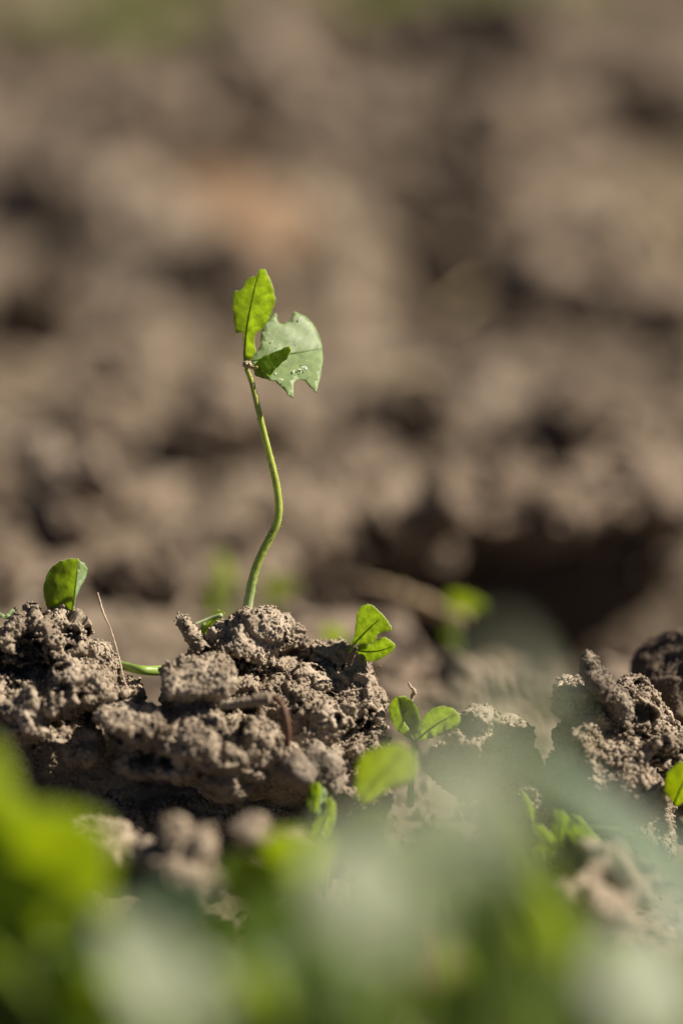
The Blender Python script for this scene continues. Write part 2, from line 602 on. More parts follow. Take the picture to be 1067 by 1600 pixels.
# ------------------------------------------------------------------ leaves
def traced_leaf(name, parent, outline, midrib, d, normal, mat, fold=0.0, curl=0.0, bend=0.0, thick=0.00014,
                jag=0.8, ripple=0.00025, dx=0.0, dz=0.0, n_in=16, seed=0, rib=True, rib_mat='midrib', rib_r=0.00012, rim='rim'):
    """leaf blade whose outline is given in photo pixels, unprojected on a tilted plane,
       then folded along its midrib, curled and thickened"""
    r = np.random.default_rng(seed + 77)
    o = np.asarray(outline, float)
    c = o.mean(axis=0)
    nrm = np.asarray(normal, float)
    nrm /= np.linalg.norm(nrm)
    O = P(c[0], c[1], d)
    def unp(p):
        q = ray(p[0], p[1])
        return CAM + q * (((O - CAM) @ nrm) / (q @ nrm))
    # dense outline with tiny teeth
    dense = []
    for i in range(len(o)):
        a, b = o[i], o[(i + 1) % len(o)]
        L = np.linalg.norm(b - a)
        k = max(1, int(L / 2.5))
        for j in range(k):
            dense.append(a + (b - a) * j / k + r.normal(size=2) * jag * (0.35 if j == 0 else 0.5))
    W = np.array([unp(p) for p in dense])
    mr = np.array([unp(p) for p in resample(midrib, 16)])
    ax = mr[-1] - mr[0]
    L = np.linalg.norm(ax)
    ax /= L
    bx = np.cross(nrm, ax)
    B0 = mr[0]
    st = np.stack([(W - B0) @ ax, (W - B0) @ bx], 1)
    mst = np.stack([(mr - B0) @ ax, (mr - B0) @ bx], 1)
    lo, hi = st.min(0), st.max(0)
    step = (hi - lo).max() / n_in
    pin = []
    for x in np.arange(lo[0], hi[0], step):
        for y in np.arange(lo[1], hi[1], step):
            pin.append((x + r.uniform(-.2, .2) * step, y + r.uniform(-.2, .2) * step))
    nb = len(st)
    sc = 1000.0
    pts = [Vector((p[0] * sc, p[1] * sc)) for p in st] + [Vector((p[0] * sc, p[1] * sc)) for p in mst[:-1]] + [Vector((p[0] * sc, p[1] * sc)) for p in pin]
    vs, _, fs, _, _, _ = delaunay_2d_cdt(pts, [], [list(range(nb))], 1, 1e-5)
    q = np.array([v[:] for v in vs]) / sc
    mid_t = np.interp(q[:, 0], mst[:, 0], mst[:, 1])
    t = q[:, 1] - mid_t
    soft = np.sqrt(t * t + (0.03 * L) ** 2) - 0.03 * L
    h = fold * soft + curl * t * t / L + bend * q[:, 0] ** 2 / L
    h = h + ripple * vnoise(np.stack([q[:, 0] / L * 4, q[:, 1] / L * 4, np.full(len(q), 3.1 + seed)], 1), seed)
    vdir = (CAM - O) / np.linalg.norm(CAM - O)
    off_dir = vdir / max(0.35, abs(vdir @ nrm)) * np.sign(vdir @ nrm)
    V = B0 + q[:, :1] * ax + q[:, 1:] * bx + h[:, None] * off_dir
    F = [list(f) for f in fs]
    uv = np.stack([q[:, 0] / L, t / L], 1)
    ob = mesh_obj(name, V, F, [M[mat], M[rim]], parent, None, True, uv)
    md = ob.modifiers.new('thickness', 'SOLIDIFY')
    md.thickness = thick
    md.offset = 0.0
    md.use_rim = True
    md.material_offset_rim = 1
    if rib:
        hm = bend * mst[:, 0] ** 2 / L
        cam_side = 1.0 if (CAM - O) @ nrm > 0 else -1.0
        pm = B0 + mst[:, :1] * ax + mst[:, 1:] * bx + hm[:, None] * off_dir + (cam_side * thick * 0.6) * nrm
        tube('midrib', pm, (rib_r * 1.3, rib_r, rib_r * 0.4), M[rib_mat], ob, 6, 16)
    return ob

def frame(normal, up_hint):
    n = np.asarray(normal, float)
    n /= np.linalg.norm(n)
    a = np.asarray(up_hint, float)
    a = a - n * (a @ n)
    a /= np.linalg.norm(a)
    return n, a, np.cross(n, a)

def leaflet(name, parent, base, axis, normal, L, W, mat, fold=0.25, droop=-0.25, shape=0.6, ripple=0.03, seed=0,
            thick=0.0002, nu=18, nv=10, rib=True):
    """generic clover leaflet: obovate, folded along the midrib, drooping at the tip"""
    n, a, b = frame(normal, axis)
    V, U, F = [], [], []
    for i in range(nu + 1):
        s = i / nu
        w = W * 0.5 * (math.sin(math.pi * min(1, s ** shape * 0.985 + 0.008)) ** 0.72)
        for j in range(-nv, nv + 1):
            t = j / nv * w
            notch = -0.05 * L * (s ** 6) * (1 - min(1, abs(t) / (W * 0.18)))
            h = fold * (math.sqrt(t * t + (0.05 * W) ** 2) - 0.05 * W) + droop * L * s * s * 0.5
            h += ripple * L * math.sin(5 * s + seed) * (t / W) * 2
            V.append(np.asarray(base) + a * (s * L + notch) + b * t + n * h)
            U.append((s, t / L))
    k = 2 * nv + 1
    for i in range(nu):
        for j in range(k - 1):
            F.append([i * k + j, i * k + j + 1, (i + 1) * k + j + 1, (i + 1) * k + j])
    ob = mesh_obj(name, V, F, [M[mat], M['rim']], parent, None, True, U)
    md = ob.modifiers.new('thickness', 'SOLIDIFY')
    md.thickness = thick
    md.offset = 0.0
    md.material_offset_rim = 1
    if rib:
        pm = [V[i * k + nv] + n * thick * 0.6 for i in range(nu + 1)]
        tube('midrib', pm, (L * 0.018, L * 0.012, L * 0.004), M['midrib'], ob, 6, 14)
    return ob

# ================================================================== THE SETTING
# ---- ground: one sheet, fine where the lens is sharp, out to the horizon
def axis_coords(fine0, fine1, step, out0, out1, g):
    mid = list(np.arange(fine0, fine1, step))
    a, s = fine1, step
    while a < out1:
        mid.append(a); s *= g; a += s
    mid.append(out1)
    a, s, pre = fine0 - step, step, []
    while a > out0:
        pre.append(a); s *= g; a -= s
    pre.append(out0)
    return np.array(pre[::-1] + mid)

gx = axis_coords(-0.10, 0.10, 0.0009, -40, 40, 1.045)
gy = axis_coords(-0.13, 0.20, 0.0009, -8, 60, 1.022)
# dents and mounds: photo pixel, radius (m, across / in depth), height (m)
DENTS = [
    (900, 880, 0.050, 0.020, -0.017), (1000, 865, 0.050, 0.020, -0.012), (1120, 890, .040, .03, -.020), (1080, 960, .03, .03, -.010), (740, 900, 0.030, 0.022, -0.014), (760, 990, 0.04, 0.02, -0.012), (880, 1000, .04, .02, -.01),
    (600, 850, 0.016, 0.02, -0.010), (640, 800, 0.012, 0.02, -0.008),
    (205, 290, 0.024, 0.07, -0.050), (110, 310, 0.02, 0.05, -0.03), (140, 190, 0.028, 0.09, -0.045),
    (300, 650, 0.012, 0.022, -0.020), (30, 470, 0.02, 0.05, -0.032), (800, 790, .018, .010, -.012), (220, 800, 0.013, 0.012, -0.006),
    (540, 720, 0.012, 0.02, -0.018), (660, 440, 0.018, 0.05, -0.026), (930, 420, 0.04, 0.06, -0.02),
    (640, 360, 0.02, 0.08, -0.018), (110, 420, 0.045, 0.05, 0.018), (700, 270, 0.06, 0.15, 0.012), (980, 120, 0.08, 0.2, 0.012),
    (420, 380, 0.035, 0.05, 0.012), (860, 690, 0.08, 0.05, 0.010), (400, 870, 0.02, 0.02, 0.004),
]
def ground_h(x, y):
    x = np.asarray(x, float).ravel(); y = np.asarray(y, float).ravel()
    p = np.stack([x, y, np.zeros_like(x)], 1)
    far = sstep(0.05, 1.2, y)
    near = 1 - sstep(-0.02, 0.05, y)
    h = (0.006 + 0.020 * far) * fbm(p / 0.09, 3, 3) + (0.0045 + 0.012 * far) * fbm(p / 0.032, 3, 8)
    p2 = p + 0.004 * np.stack([vnoise(p / 0.012, 61), vnoise(p / 0.012, 62), np.zeros_like(x)], 1)
    fade = 1 - sstep(3, 8, np.hypot(x, y))
    h += (0.0030 + 0.004 * far) * fade * (crumb(p2 / (0.010), 11) - 0.5)
    h += (0.0016) * fade * (crumb(p2 / 0.0045, 12) - 0.5)
    h += (0.006 + .010 * far) * fade * (crumb(p2 / 0.026, 13) - 0.5) * sstep(-0.2, 0.3, vnoise(p / 0.11, 14))
    h *= 1 - 0.35 * near
    h += 0.010 * sstep(0.13, 0.24, y) * sstep(0.0, 0.06, x)
    for px, py, rx, ry, am in DENTS:
        c = G(px, py)
        h += am * np.exp(-((x - c[0]) / rx) ** 2 - ((y - c[1]) / ry) ** 2)
    h += 0.05 * far * fade * 0 + 1.5 * sstep(15, 50, y) * fbm(p / 14.0, 2, 21)
    return h

X, Y = np.meshgrid(gx, gy)
H = ground_h(X, Y)
GV = np.stack([X.ravel(), Y.ravel(), H], 1)
nx, ny = len(gx), len(gy)
ii = (np.arange(ny - 1)[:, None] * nx + np.arange(nx - 1)[None, :]).ravel()
GF = np.stack([ii, ii + 1, ii + nx + 1, ii + nx], 1)
ground = mesh_obj('ground', GV, GF, M['ground'])
tag(ground, 'dry brown tilled soil surface', None, None, 'structure')

def gz(x, y):
    return float(ground_h([x], [y])[0])

rq = np.random.default_rng(321)
ng = 16000
dq = 0.26 + 1.9 * rq.random(ng) ** 1.7
yq = -0.40 + dq
xq = rq.uniform(-0.16, 0.16, ng) * dq
zq = ground_h(xq, yq)
sq = (0.00025 + 0.0011 * rq.random(ng) ** 3) * (0.6 + 1.3 * dq)
vq = (ICO0[0][None] * sq[:, None, None] * rq.uniform(.7, 1.25, (ng, 1, 3)) * (1 + 0.2 * rq.normal(size=(ng, 12, 1))) + np.stack([xq, yq, zq + sq * .3], 1)[:, None, :]).reshape(-1, 3)
fq = (ICO0[1][None] + 12 * np.arange(ng)[:, None, None]).reshape(-1, 3)
grit = mesh_obj('soil_crumbs', vq, fq, M['ground'], ground, None, False)
grit['kind'] = 'stuff'

# ---- in-focus clods
clod('soil_clod', [
    E(385, 1005, 3, 78, 50, 8), E(350, 1035, 2, 52, 40, 7), E(470, 1060, 4, 90, 62, 9), E(540, 1095, 3, 58, 52, 8), E(455, 1115, 0, 110, 70, 9),
    E(520, 1150, 0, 70, 50, 8), E(400, 1170, 3, 110, 70, 9), E(470, 1280, 8, 140, 110, 12)],
    'large crumbly clod that the tall chewed clover seedling grows from', voxel=0.15, lumps=20, lump_r=(0.6, 1.8), holes=[(455, 1020, 15, 4), (498, 1040, 14, 4), (352, 1045, 22, 7), (365, 1112, 25, 8), (562, 1140, 18, 5), (520, 1085, 12, 3), (425, 1050, 10, 3)], rough=0.85, seed=11, n_grains=20000)
clod('soil_clod', [
    E(35, 985, -2, 32, 42, 5), E(100, 1000, -1, 48, 42, 6), E(60, 1030, 0, 70, 50, 7), E(-20, 1040, -1, 50, 60, 7), E(115, 1070, -3, 62, 48, 7),
    E(170, 1085, -2, 48, 32, 6), E(150, 1050, -1, 38, 36, 6), E(50, 1100, -4, 80, 42, 7), E(-30, 1120, -3, 60, 50, 7), E(140, 1165, -5, 26, 26, 3), E(90, 1220, 17, 160, 120, 9)],
    'left rugged clod with a folded dark leaflet standing on its top', voxel=0.16, lumps=26, lump_r=(0.7, 2.2), holes=[(45, 1025, 26, 6), (80, 1040, 16, 5), (122, 992, 14, 4), (12, 1048, 24, 6), (80, 1132, 14, 4), (150, 1120, 16, 5), (100, 1075, 10, 3)], rough=0.85, seed=23, n_grains=18000)
clod('soil_clod', [
    E(215, 1130, -9, 62, 30, 5), E(275, 1155, -9, 84, 40, 6), E(330, 1178, -10, 74, 38, 5), E(370, 1160, -6, 50, 34, 5), E(260, 1190, -8, 78, 28, 5), E(355, 1210, -9, 48, 26, 5),
    E(400, 1195, -8, 42, 30, 5), E(290, 1280, 9, 150, 70, 8)],
    'long jagged clod lying in front below the big clod', voxel=0.17, lumps=12, lump_r=(0.7, 1.8), holes=[(178, 1155, 16, 5), (225, 1190, 18, 5)], rough=0.75, seed=37, n_grains=13000)
clod('soil_clod', [E(310, 1063, -8, 52, 28, 4.5), E(275, 1068, -8, 32, 26, 4), E(335, 1055, -7, 30, 24, 4), E(300, 1095, -4, 46, 30, 5), E(310, 1150, 0, 50, 60, 6)],
    'small pale clod resting against the left side of the big clod', voxel=0.15, lumps=40, lump_r=(0.5, 1.4), seed=41, n_grains=4500, rough=0.6)
clod('soil_clod', [E(398, 1140, -9, 28, 22, 3), E(412, 1165, -8, 34, 24, 3.5), E(445, 1185, -9, 26, 24, 3), E(410, 1205, -6, 44, 30, 4)],
    'little knobbly clod at the foot of the reddish bark curl', voxel=0.15, lumps=26, lump_r=(0.5, 1.2), seed=43, n_grains=2500, rough=0.55)
clod('stone', [E(490, 1192, -9, 42, 30, 4.5), E(470, 1205, -9, 38, 30, 4), E(500, 1225, -7, 36, 34, 4)],
    'smooth rounded grey stone below the big clod', 'stone', 'stone', voxel=0.16, lumps=6, lump_r=(0.8, 1.6), seed=47, n_grains=350, rough=0.35, crumb_amp=(0.08, 0.1, 0.08), pits=0.4, out=-0.2)
clod('soil_clod', [E(540, 1235, -6, 34, 24, 4), E(565, 1215, -4, 30, 22, 4), E(560, 1165, -2, 36, 20, 4), E(585, 1145, 0, 24, 16, 4)],
    'shadowed crumbly clod between the grey stone and the two-leaved seedling', voxel=0.17, lumps=36, lump_r=(0.4, 1.2), seed=49, n_grains=3000, rough=0.6)
clod('soil_clod', [
    E(900, 1085, 0, 28, 24, 5), E(920, 1120, 0, 50, 48, 7), E(980, 1115, 2, 52, 44, 7), E(1005, 1150, 0, 62, 50, 8), E(1055, 1165, 0, 34, 34, 6), E(950, 1185, -2, 66, 60, 8),
    E(1000, 1225, -3, 42, 40, 6), E(905, 1160, -1, 40, 50, 6), E(905, 1225, -1, 48, 50, 7), E(850, 1235, -3, 44, 30, 6), E(960, 1290, 4, 110, 90, 9)],
    'right-hand crumbly clod with an upright pointed stone on top', voxel=0.17, lumps=24, lump_r=(0.7, 2.2), holes=[(1000, 1112, 18, 5), (965, 1095, 14, 4), (1032, 1185, 16, 4), (905, 1100, 14, 3), (1015, 1150, 12, 4)], seed=53, n_grains=14000)
clod('pointed_stone', [E(921, 1038, -5, 13, 24, 2.0, -16), E(935, 1066, -5, 20, 42, 2.6, -26), E(958, 1100, -4, 25, 40, 3.0, -32)],
    'narrow pointed grey stone standing on the right-hand clod', 'stone', 'stone', voxel=0.13, lumps=3, lump_r=(0.4, 0.7), seed=59, n_grains=1500, rough=0.22, crumb_amp=(0.12, 0.12, 0.1), pits=0.4, out=-0.2, grain_hi=0.25)
clod('dark_stone', [E(1070, 1075, 17, 78, 82, 9, -15), E(1040, 1110, 17, 70, 60, 9), E(1060, 1200, 17, 90, 90, 9)],
    'large dark brown stone at the right edge behind the crumbly clod', 'stone', 'dark_stone', voxel=0.25, lumps=2, lump_r=(1.0, 1.4), seed=61, n_grains=2500, rough=0.28, grain_hi=0.2, crumb_amp=(0.12, 0.16, 0.12), pits=0.4, out=-0.2)
clod('soil_clod', [E(748, 1122, -2, 26, 20, 3.5), E(735, 1145, -2, 44, 22, 5), E(785, 1145, 0, 44, 18, 5), E(755, 1190, 2, 80, 40, 7)],
    'low peaked clod behind the right leaf of the two-leaved seedling', voxel=0.18, lumps=36, lump_r=(0.5, 1.4), seed=67, n_grains=2500, rough=0.7)
# nearer, slightly soft clods
clod('soil_clod', [E(280, 1318, -44, 30, 42, 3, 14), E(318, 1330, -46, 24, 40, 3, -20), E(245, 1345, -44, 40, 18, 3.5), E(290, 1380, -46, 70, 40, 5)],
    'small soft-focus clod in front, just right of the big bright green leaf', voxel=0.25, lumps=10, lump_r=(0.4, 0.9), seed=75, n_grains=1200, rough=0.9)
clod('soil_clod', [E(405, 1302, -44, 30, 15, 3.5), E(448, 1308, -44, 30, 13, 3.5), E(425, 1338, -44, 60, 28, 5)],
    'soft-focus tan clod in front to the left of the bud leaves', voxel=0.25, lumps=14, lump_r=(0.4, 1.0), seed=73, n_grains=1200, rough=0.9)
clod('soil_clod', [E(940, 1350, -38, 46, 22, 4), E(985, 1375, -36, 50, 26, 5), E(905, 1385, -42, 44, 24, 4), E(945, 1420, -44, 50, 28, 4)],
    'blurred brown clod in front below the yellow-green leaf cluster', voxel=0.28, lumps=30, lump_r=(0.6, 1.6), seed=79, n_grains=300)
clod('soil_clod', [E(150, 1296, -26, 42, 18, 4), E(190, 1318, -27, 42, 18, 4)],
    'low crumbly clod whose rim shows above the big bright green leaf', voxel=0.25, lumps=24, lump_r=(0.5, 1.4), seed=83, n_grains=400)

# soil-caked rootlet sticking out of the big clod's left shoulder
t = tube('caked_rootlet', [P(315, 1002), P(300, 992), P(290, 978), P(283, 966)], (0.0011, 0.0011, 0.0010, 0.0008), M['soil'], None, 12, 26, 0.22, seed=4)
tag(t, 'short soil-caked rootlet jutting from the left shoulder of the big clod', 'rootlet')
g_ = []
r_ = np.random.default_rng(5)
gv, gf = [], []
cl = resample([P(315, 1002), P(300, 992), P(290, 978), P(283, 966)], 40)
for j in range(150):
    s = r_.uniform(0.0001, 0.00036)
    dv = r_.normal(size=3); dv /= np.linalg.norm(dv)
    gv.append(ICO0[0] * s * r_.uniform(.7, 1.2, 3) + cl[r_.integers(40)] + dv * 0.001)
    gf.append(ICO0[1] + 12 * j)
g_ = mesh_obj('soil_grains', np.vstack(gv), np.vstack(gf), M['soil'], t, None, False)
g_['kind'] = 'stuff'

# ---- shaded bank of earth behind, with the black hollow under it
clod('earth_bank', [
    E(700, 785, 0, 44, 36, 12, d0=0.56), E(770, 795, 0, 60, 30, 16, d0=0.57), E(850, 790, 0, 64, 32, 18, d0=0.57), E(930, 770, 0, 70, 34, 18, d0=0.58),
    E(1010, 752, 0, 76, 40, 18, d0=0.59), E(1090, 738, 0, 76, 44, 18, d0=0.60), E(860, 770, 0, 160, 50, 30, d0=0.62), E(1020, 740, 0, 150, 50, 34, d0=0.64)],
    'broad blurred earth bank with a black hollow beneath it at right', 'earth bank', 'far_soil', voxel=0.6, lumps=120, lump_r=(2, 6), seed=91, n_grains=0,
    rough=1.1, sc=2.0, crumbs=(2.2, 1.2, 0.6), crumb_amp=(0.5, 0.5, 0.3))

# ---- loose clods on the soil behind: a few base shapes, copied
protos = []
for k in range(6):
    rr = np.random.default_rng(200 + k)
    el = [(rr.normal(size=3) * np.array([4, 4, 2.0]), rr.uniform(4, 9, 3) * np.array([1, 1, .75]), rot_rand(rr)) for _ in range(5)]
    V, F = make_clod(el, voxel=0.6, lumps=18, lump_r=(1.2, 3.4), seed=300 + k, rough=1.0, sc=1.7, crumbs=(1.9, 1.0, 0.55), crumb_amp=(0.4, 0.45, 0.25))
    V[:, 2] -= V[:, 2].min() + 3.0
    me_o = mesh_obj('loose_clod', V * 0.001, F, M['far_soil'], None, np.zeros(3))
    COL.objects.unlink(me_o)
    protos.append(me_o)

def project(p):
    e = np.asarray(p, float) - CAM
    d = e @ FWD
    return 533.5 + (e @ RGT) / (KPX * d), 800 - (e @ UPV) / (KPX * d), d

def side_of(px):
    return ('far left of the stem' if px < 190 else 'just left of the stem' if px < 380 else 'just right of the stem' if px < 600
            else 'well right of the stem' if px < 830 else 'towards the right edge')

def back_label(x, y, size, kind='brown clod'):
    px, py, d = project((x, y, 0))
    row = 'nearest' if py > 760 else 'near' if py > 600 else 'middle' if py > 420 else 'far' if py > 230 else 'farthest'
    rel = size / d
    big = 'small' if rel < 0.030 else 'medium' if rel < 0.045 else 'large'
    return '%s blurred %s on the %s soil behind, %s' % (big, kind, row, side_of(px))

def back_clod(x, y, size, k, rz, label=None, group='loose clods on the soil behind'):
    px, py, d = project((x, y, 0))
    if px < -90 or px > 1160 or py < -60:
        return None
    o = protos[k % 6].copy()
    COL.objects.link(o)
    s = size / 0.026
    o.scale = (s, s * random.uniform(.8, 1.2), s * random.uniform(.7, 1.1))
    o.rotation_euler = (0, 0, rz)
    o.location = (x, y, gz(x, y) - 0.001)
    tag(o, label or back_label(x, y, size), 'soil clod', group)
    return o

# placed ones: photo pixel of the foot, size (m)
for px, py, sz in [(60, 120, .07),
                   (480, 270, .05), (640, 340, .05), (560, 830, .017), (520, 800, .014), (225, 790, .016),
                   (130, 790, .014), (920, 400, .05), (800, 430, .04), (1040, 620, .03), (830, 330, .06), (980, 300, .06),
                   (420, 340, .05), (360, 480, .03), (470, 130, .08), (640, 110, .08), (850, 150, .09), (80, 560, .03), (160, 690, .018), (400, 690, .02),
                   (950, 930, .017), (1010, 950, .015), (820, 975, .016), (770, 1000, .012), (680, 900, .014), (640, 960, .012), (700, 1030, .012), (620, 1040, .010),
                   (860, 990, .014), (600, 920, .012), (230, 960, .018), (200, 930, .013), (480, 900, .010), (260, 900, .010), (1050, 900, .016)]:
    c = G(px, py)
    back_clod(c[0], c[1], sz, random.randrange(6), random.uniform(0, 6.28))
# clods that lean towards the lens and turn a shaded face to it
for px, py, sz, zs in [(225, 350, .085, 1.6), (150, 340, .085, 1.5), (90, 345, .06, 1.3), (150, 235, .075, 1.5), (105, 200, .06, 1.3), (305, 668, .026, 1.0), (262, 662, .018, 1.0), (28, 505, .045, 1.4),
                   (75, 490, .03, 1.2), (545, 735, .022, 1.3), (575, 780, .024, 1.3), (630, 812, .026, 1.4), (225, 815, .016, 1.2), (655, 455, .03, 1.3), (925, 440, .035, 1.3), (470, 290, .03, 1.2),
                   (690, 800, .02, 1.3), (140, 705, .018, 1.2), (1045, 300, .05, 1.2), (430, 200, .05, 1.2)]:
    c = G(px, py)
    o = back_clod(c[0], c[1], sz, random.randrange(6), random.uniform(-.4, .4),
                  back_label(c[0], c[1], sz, 'steep clod'), 'steep shaded clods behind')
    if o is None:
        continue
    o.scale.z *= zs
    o.rotation_euler.x = 0.9
for _ in range(170):
    d = 0.50 + 1.7 * random.random() ** 1.5
    y = -0.40 + d
    x = random.uniform(-0.14, 0.14) * d
    back_clod(x, y, (0.008 + 0.016 * random.random() ** 2) * (0.6 + 0.9 * d), random.randrange(6), random.uniform(0, 6.28))

# small loose clods in front of the big ones
for _ in range(46):
    x, y = random.uniform(-.055, .055), random.uniform(-.085, -.022)
    back_clod(x, y, random.uniform(.004, .0085), random.randrange(6), random.uniform(0, 6.28),
              'small soft-focus clod on the %s soil before the big clods, %s' % ('nearest' if y < -.06 else 'middle' if y < -.04 else 'farther', side_of(project((x, y, 0))[0])), 'small clods in front of the big ones')

for _ in range(44):
    x, y = random.uniform(.004, .075), random.uniform(.025, .14)
    back_clod(x, y, random.uniform(.007, .016), random.randrange(6), random.uniform(0, 6.28),
              'blurred clod at the %s of the dark hollow, %s' % ('front' if y < .06 else 'middle' if y < .1 else 'back', side_of(project((x, y, 0))[0])), 'clods in the hollow before the bank')
# fallen dry leaf far back
dl = leaflet('dry_leaf', None, G(462, 455) + np.array([0, 0, .012]), (-.7, .5, .35), (.3, -.5, .8), .045, .03, 'leaf_brown', .15, -.1, rib=False)
tag(dl, 'blurred tan-orange dry leaf lying on the soil behind the top leaflet', 'dry leaf')

# ================================================================== THE SEEDLING
base = P(386, 965, FOCUS + 0.003)
root = empty('clover_seedling', base, 'tall clover seedling with chewed leaflets on a long bent stem', 'seedling')
sp = [(172, 60), (200, 130), (235, 270), (270, 420), (305, 560), (335, 680), (355, 780), (365, 900), (350, 990), (310, 1070), (265, 1160), (225, 1260), (200, 1360), (180, 1480), (168, 1590)]
spts = [P(340 + a / 3.81, 560 + b / 3.81, FOCUS + 0.003 * i / 14) for i, (a, b) in enumerate(sp)]
stem = tube('stem', spts, np.array([3.6, 3.9, 4.3, 4.7, 5.0, 5.3, 5.6, 5.6, 5.8, 5.9, 6.0, 6.3, 6.8, 7.4, 8]) * 1.06 * PXM, M['stem'], root, 14, 110, 0.035)
# tiny hairs and soil specks along the stem
rs = np.random.default_rng(12)
cl = resample(spts, 200)
hv, hf, n = [], [], 0
for j in range(420):
    i = rs.integers(5, 185)
    a = rs.normal(size=3); a /= np.linalg.norm(a)
    tdir = cl[i + 1] - cl[i]; tdir /= np.linalg.norm(tdir)
    a = a - tdir * (a @ tdir); a /= np.linalg.norm(a)
    rad = np.interp(i / 200, [0, .3, 1], [3.6, 5.2, 7.6]) * PXM
    p0 = cl[i] + a * rad * 0.9
    p1 = p0 + (a + rs.normal(size=3) * 0.3) * rs.uniform(0.00015, 0.0005)
    v, f, _ = tube_geo(np.array([p0, (p0 + p1) / 2, p1]), (0.000018, 0.000014, 0.000006), 3)
    hv.append(v); hf += [[q + n for q in x] for x in f]; n += len(v)
hr = mesh_obj('stem_hair', np.vstack(hv), hf, M['rim'], root); hr['kind'] = 'stuff'
hv, hf = [], []
for j in range(90):
    i = rs.integers(2, 190)
    a = rs.normal(size=3); a[1] = -abs(a[1]); a /= np.linalg.norm(a)
    rad = np.interp(i / 200, [0, .3, 1], [3.6, 5.2, 7.6]) * PXM
    s = rs.uniform(0.00004, 0.00013)
    hv.append(ICO0[0] * s * rs.uniform(.7, 1.3, 3) + cl[i] + a * rad); hf.append(ICO0[1] + 12 * j)
g_ = mesh_obj('soil_speck', np.vstack(hv), np.vstack(hf), M['dark_stone'], root, None, False); g_['kind'] = 'stuff'

def c1(pts):
    return [(330 + a / 5.335, 400 + b / 5.333) for a, b in pts]
top_o = c1([(275, 875), (268, 820), (270, 760), (272, 690), (265, 685), (270, 640), (240, 632), (216, 640), (212, 668), (205, 640), (195, 560), (187, 500), (180, 430), (182, 360), (190, 300), (205, 285), (225, 295), (255, 275), (275, 250), (295, 205), (310, 190), (345, 172), (375, 165), (390, 148), (400, 115), (415, 107), (445, 110), (460, 140), (475, 170), (490, 195), (505, 240), (515, 280), (525, 325), (532, 350), (528, 390), (515, 430), (500, 475), (485, 515), (465, 550), (440, 585), (415, 612), (385, 632), (365, 655), (358, 690), (360, 740), (368, 780), (372, 805), (355, 830), (340, 855), (312, 880)])
traced_leaf('leaflet', root, top_o, c1([(285, 870), (290, 700), (305, 560), (330, 440), (352, 330), (372, 240), (405, 125)]), FOCUS + 0.0005,
            (-0.60, -0.79, -0.10), 'leaf', fold=0.42, bend=0.05, seed=1, n_in=20)['label'] = 'upright backlit leaflet with notched left edge'
wide_o = c1([(325, 885), (350, 850), (375, 805), (400, 775), (415, 740), (415, 690), (418, 640), (425, 610), (450, 570), (480, 535), (500, 505), (520, 485), (540, 478), (548, 500), (550, 535), (565, 560), (600, 568), (630, 550), (650, 548), (660, 535), (672, 505), (680, 470), (700, 466), (730, 480), (770, 495), (810, 525), (850, 570), (880, 620), (905, 680), (918, 730), (928, 790), (930, 850), (928, 900), (920, 960), (910, 1010), (895, 1060), (882, 1110), (870, 1140), (850, 1120), (825, 1090), (800, 1060), (770, 1035), (735, 1028), (705, 1040), (690, 1060), (685, 1110), (685, 1185), (665, 1175), (640, 1160), (625, 1130), (600, 1100), (565, 1070), (535, 1045), (480, 1035), (420, 960), (360, 910)])
wl = traced_leaf('leaflet', root, wide_o, c1([(335, 880), (450, 850), (560, 830), (660, 815), (760, 800), (850, 785), (925, 772)]), FOCUS + 0.004,
            (0.20, -0.66, 0.72), 'leaf_sunlit', fold=0.16, bend=-0.10, seed=2, n_in=20)
wl['label'] = 'wide pale leaflet with bitten edges and white specks'
fold_o = c1([(345, 925), (390, 875), (440, 835), (490, 815), (540, 795), (590, 775), (625, 757), (650, 752), (665, 765), (660, 800), (655, 825), (640, 845), (600, 880), (560, 920), (530, 950), (505, 985), (485, 1005), (470, 1030), (440, 1020), (410, 1010), (375, 1000), (362, 970)])
traced_leaf('leaflet', root, fold_o, c1([(350, 935), (400, 945), (450, 962), (492, 990)]), FOCUS - 0.0015,
            (-0.50, -0.80, -0.15), 'leaf', fold=-0.6, seed=3, n_in=16, rib_r=0.00008)['label'] = 'small folded dark green leaflet'
# node with short petiolules where the three leaflets meet
cn = P(330 + 300 / 5.335, 400 + 905 / 5.333, FOCUS - 0.0002)
v = ICO1[0] * np.array([0.00072, 0.0006, 0.00058])
v = v * (1 + 0.12 * vnoise(ICO1[0] * 2.2, 5))[:, None] + cn
mesh_obj('stem_node', v, ICO1[1], M['node'], root)
tube('petiolule', [cn, P(330 + 350 / 5.335, 400 + 930 / 5.333, FOCUS - 0.0012), P(330 + 385 / 5.335, 400 + 925 / 5.333, FOCUS - 0.0016)], (0.00032, 0.00026, 0.0002), M['node'], root, 8, 12)
hv, hf = [], []
def on_wide(cx, cy):
    q = np.array([0.20, -0.66, 0.72]); q /= np.linalg.norm(q)
    o = np.asarray(wide_o).mean(axis=0)
    O = P(o[0], o[1], FOCUS + 0.004)
    rr = ray(330 + cx / 5.335, 400 + cy / 5.333)
    return CAM + rr * (((O - CAM) @ q) / (rr @ q)) + q * 0.00055
